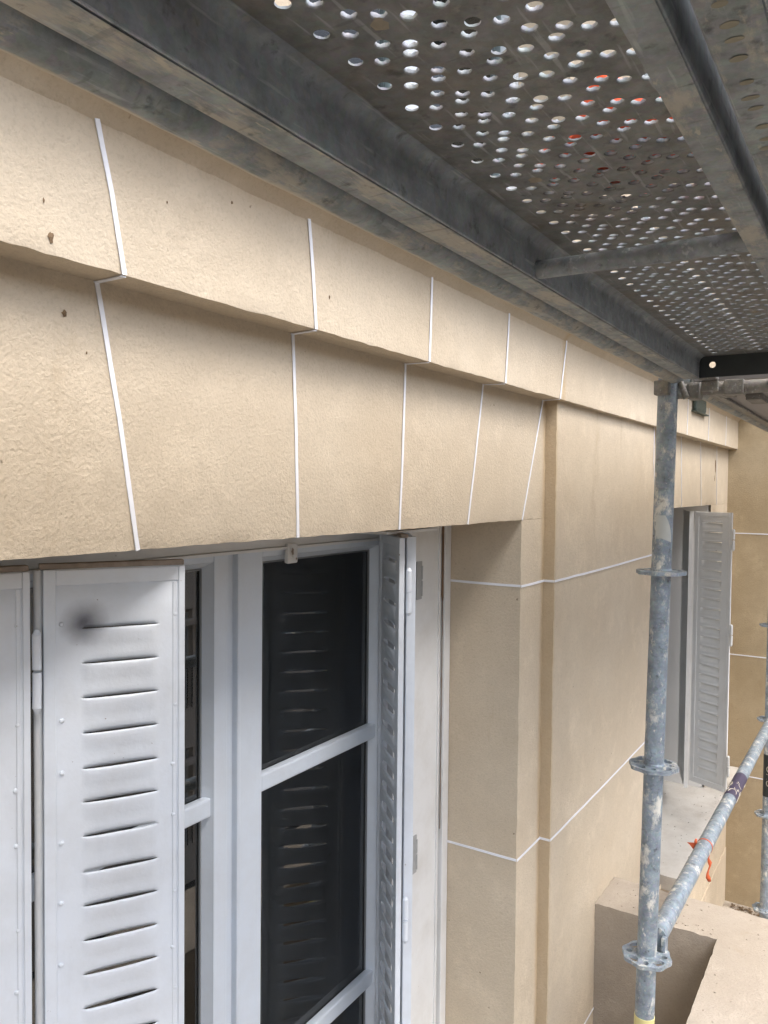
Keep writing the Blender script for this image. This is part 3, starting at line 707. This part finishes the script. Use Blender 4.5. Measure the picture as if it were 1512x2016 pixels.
    # end plates with a round hole
    for xe, sg in ((X1, 1), (X0, -1)):
        mb = MB(); h = [(.3625+.0075*math.cos(2*PI*i/18), ZB+.031+.0075*math.sin(2*PI*i/18)) for i in range(18)]
        plate(mb, [(.1125, ZB+.001), (.4302, ZB+.001), (.4302, ZS+.013), (.1125, ZS+.013)], [h], lambda u, v, t: Vector((t, u, v)), xe, xe+.003*sg)
        mb.build('end_plate', M['black'], P)
        for yc in (.165, .375):
            mb = MB(); x0_, x1_ = sorted((xe+.003*sg, xe+.05*sg))
            mb.box((x0_, yc-.02, ZB-.002), (x1_, yc+.02, ZB+.012), .003); mb.box((x1_-.012 if sg > 0 else x0_, yc-.02, ZB-.028), (x1_ if sg > 0 else x0_+.012, yc+.02, ZB-.002), .003); mb.build('claw', M['claw'], P)
    return P
d1 = deck('inner perforated steel deck overhead, the one nearest the wall')
base = Vector(d1.location)
d2 = copy_tree(d1, loc=base+Vector((0, -.3295, 0)), label='outer perforated steel deck overhead, cut by the top right corner')
M['dab'] = plain('dried_putty_dab', (.25, .23, .17), .8, 0, .2, 60); rr = random.Random(12); x = .05
while x < 1.9:
    mb = MB(); mb_c = Vector((x, .085+rr.uniform(-.002, .002), ZB-.0012)); a, b = rr.uniform(.004, .0065), rr.uniform(.003, .0042); k = 14
    ring = [mb_c+Vector((math.cos(2*PI*i/k)*b, math.sin(2*PI*i/k)*a, 0)) for i in range(k)]
    mb.add(ring+[mb_c-Vector((0, 0, .0008))], [[(i+1) % k, i, k] for i in range(k)], True); x += rr.choice((.018, .024, .034)); mb.build('paint_dab', M['dab'], d2)
d3 = copy_tree(d1, loc=base+Vector((0, -.3, -2.0)), label='perforated steel deck below, that the photographer stands on')
d4 = copy_tree(d1, loc=base+Vector((0, 0, 2.0)), label='inner perforated steel deck one lift higher, glimpsed through the holes of the deck overhead')
d5 = copy_tree(d1, loc=base+Vector((0, -.3295, 2.0)), label='outer perforated steel deck one lift higher, on the street side')
for i_, (dy_, lb_) in enumerate(((0, 'inner'), (-.3295, 'outer'))): copy_tree(d1, loc=base+Vector((2.53, dy_, 2.0)), label=lb_+' perforated steel deck one lift higher, in the far bay by the ochre wall')
# next bay: smooth board deck with its frame
nb = thing('board_deck', 'smooth taupe board deck overhead, past the black end of the perforated decks', 'scaffold deck', (2.16, -.2, ZB))
mb = MB(); 
ov = [(2.155, -.22), (4.52, -.22), (4.52, .425), (2.155, .425)]
slot = [(2.40+.018*math.cos(t), .352+.006*math.sin(t)) for t in [2*PI*i/16 for i in range(16)]]
plate(mb, ov, [slot], lambda u, v, t: Vector((u, v, t)), ZB+.006, ZB+.02); mb.build('board', M['taupe'], nb)
mb = MB(); mb.box((2.155, .4255, ZB-.004), (4.52, .4325, ZB+.04), .002); mb.box((2.155, .405, ZB-.004), (4.52, .425, ZB+.004), .0015); mb.build('edge_rail', M['claw'], nb)
for yc, xo, n_ in ((.385, .10, 12), (.33, .32, 12)):
    mb = MB()
    for k in range(n_):
        mb.box((2.17+xo+k*.012, yc-.025+(.0 if k % 2 else .0006), ZB-.012), (2.1785+xo+k*.012, yc+.018, ZB+.0055), .0008)
    mb.box((2.168+xo, yc-.026, ZB-.003), (2.32+xo, yc+.019, ZB+.0052), 0); mb.build('ribbed_claw', M['claw'], nb)
mb = MB(); mb.tube((2.125, .44, .2545), (2.125, -.28, .2545), .0165, 24, seg=10, wob=.0004)
mb.box((2.105, .30, .236), (2.150, .345, .2725), .003); mb.box((2.105, .20, .236), (2.150, .245, .2725), .003); mb.box((2.095, .40, .228), (2.15, .432, .270), .008)
mb.build('transom', M['claw'], None, label='short grey transom with clamps, under the black deck end beside the near pole', category='scaffold tube')
# things lying on the deck
mb = MB(); bm = bmesh.new(); bmesh.ops.create_cube(bm, size=1); bmesh.ops.subdivide_edges(bm, edges=bm.edges[:], cuts=7, use_grid_fill=True)
for v in bm.verts:
    c = v.co; r_ = max(abs(c.x), abs(c.y)); v.co = Vector((c.x*.20, c.y*.15, c.z*.045)); v.co.z *= 1-.5*(2*r_)**3; v.co += noise.noise_vector(v.co*22)*.006
a_ = R(40); bmesh.ops.transform(bm, matrix=Matrix.Translation((.832, .232, .357)) @ Matrix.Rotation(a_, 4, 'Z'), verts=bm.verts); mb.bm(bm, True)
mb.build('work_bag', M['red'], None, label='red orange bag lying on the perforated deck, glimpsed through its holes', category='bag')
# orange ribbon tied on the rail
mb = MB()
def ribbon(pts, wds, nr):
    vs = []; nr = Vector(nr)
    for (p, w_) in zip(pts, wds): p = Vector(p); vs += [p-nr*w_, p+nr*w_]
    mb.add(vs, [[2*i, 2*i+1, 2*i+3, 2*i+2] for i in range(len(pts)-1)], True)
c0 = ra.lerp(rb, (2.73-2.085)/(2.445))
q = ax.to_track_quat('Z', 'Y')
mb.tube(c0-ax*.004, c0+ax*.004, .0256, 24, cap=False)
L_ = Vector((-.536, .844, 0))                # towards picture left
k0 = c0+L_*.024
mb.add([k0-L_*.004+Vector((0, 0, .012)), k0+L_*.034+Vector((0, 0, .013)), k0+L_*.022+Vector((.002, .003, .004)), k0+L_*.006+Vector((0, 0, -.018))], [[0, 1, 2, 3]])
ribbon([k0+L_*.002, k0+L_*.006+Vector((0, 0, .016)), k0+L_*.004+Vector((0, 0, .026))], [.003, .005, .003], L_)
k1 = c0-L_*.020-Vector((0, 0, .014))
k1 = k1+L_*.004; pts = [k1+Vector((0, 0, -.013*i))+L_*(.004*math.sin(i*1.3))+Vector((0, 0, 0)) for i in range(9)]
ribbon(pts, [.004, .006, .003, .007, .003, .0025, .004, .008, .005], L_)
o = mb.build('barrier_ribbon', M['orange'], None, label='torn orange ribbon', category='ribbon')
o['label'] = 'torn orange ribbon tied round the spattered rail in front of the dusty sill'
sm = o.modifiers.new('t', 'SOLIDIFY'); sm.thickness = .0006

# =================================================================== ACROSS THE STREET
mb = MB(); mb.grid((-300, -300, -9), (600, 0, 0), (0, 600, 0), 4, 4, smooth=False); mb.build('street', plain('asphalt', (.06, .06, .06), .9, 0, .3, 2), None, kind='structure')
ob = thing('apartment_building', 'pale stone apartment house across the street, seen only as a reflection in the glass', 'building', (0, -11, -9))
mb = MB(); WX = [(-14+i*2.6) for i in range(14)]
mb.box((-16, -20, -9), (24, -11.3, 3.9)); 
for k in range(4): mb.box((-16, -11.3, -9+k*3.1), (24, -11.02, -8.1+k*3.1), .02); mb.box((-16, -11.02, -6.1+k*3.1-.12), (24, -10.85, -6.1+k*3.1), .02)
for i in range(len(WX)): mb.box((WX[i]+.6, -11.3, -9), (WX[i]+2.0, -11.05, 3.9), .01)
mb.build('wall', plaster('far_stone', (.66, .60, .54), (.72, .67, .61), spots=False), ob)
for k in range(4):
    for i in range(2, 11):
        x = WX[i]-.6; z = -8.1+k*3.1
        f = thing('window', None, None, (x, -11.2, z), parent=ob)
        mb = MB()
        for a in (x, x+.57, x+1.14): mb.box((a, -11.25, z), (a+.06, -11.18, z+2.1))
        mb.box((x, -11.24, z+2.04), (x+1.2, -11.17, z+2.1)); mb.build('frame', M['pvc'], f)
        mb = MB(); mb.box((x, -11.28, z), (x+1.2, -11.255, z+2.1)); mb.build('pane', M['black'], f)
        mb = MB()
        for t in range(9): mb.box((x+.02+t*.14, -11.0, z), (x+.035+t*.14, -10.985, z+.9))
        mb.box((x, -11.005, z+.9), (x+1.2, -10.98, z+.93)); mb.build('railing', M['black'], f)
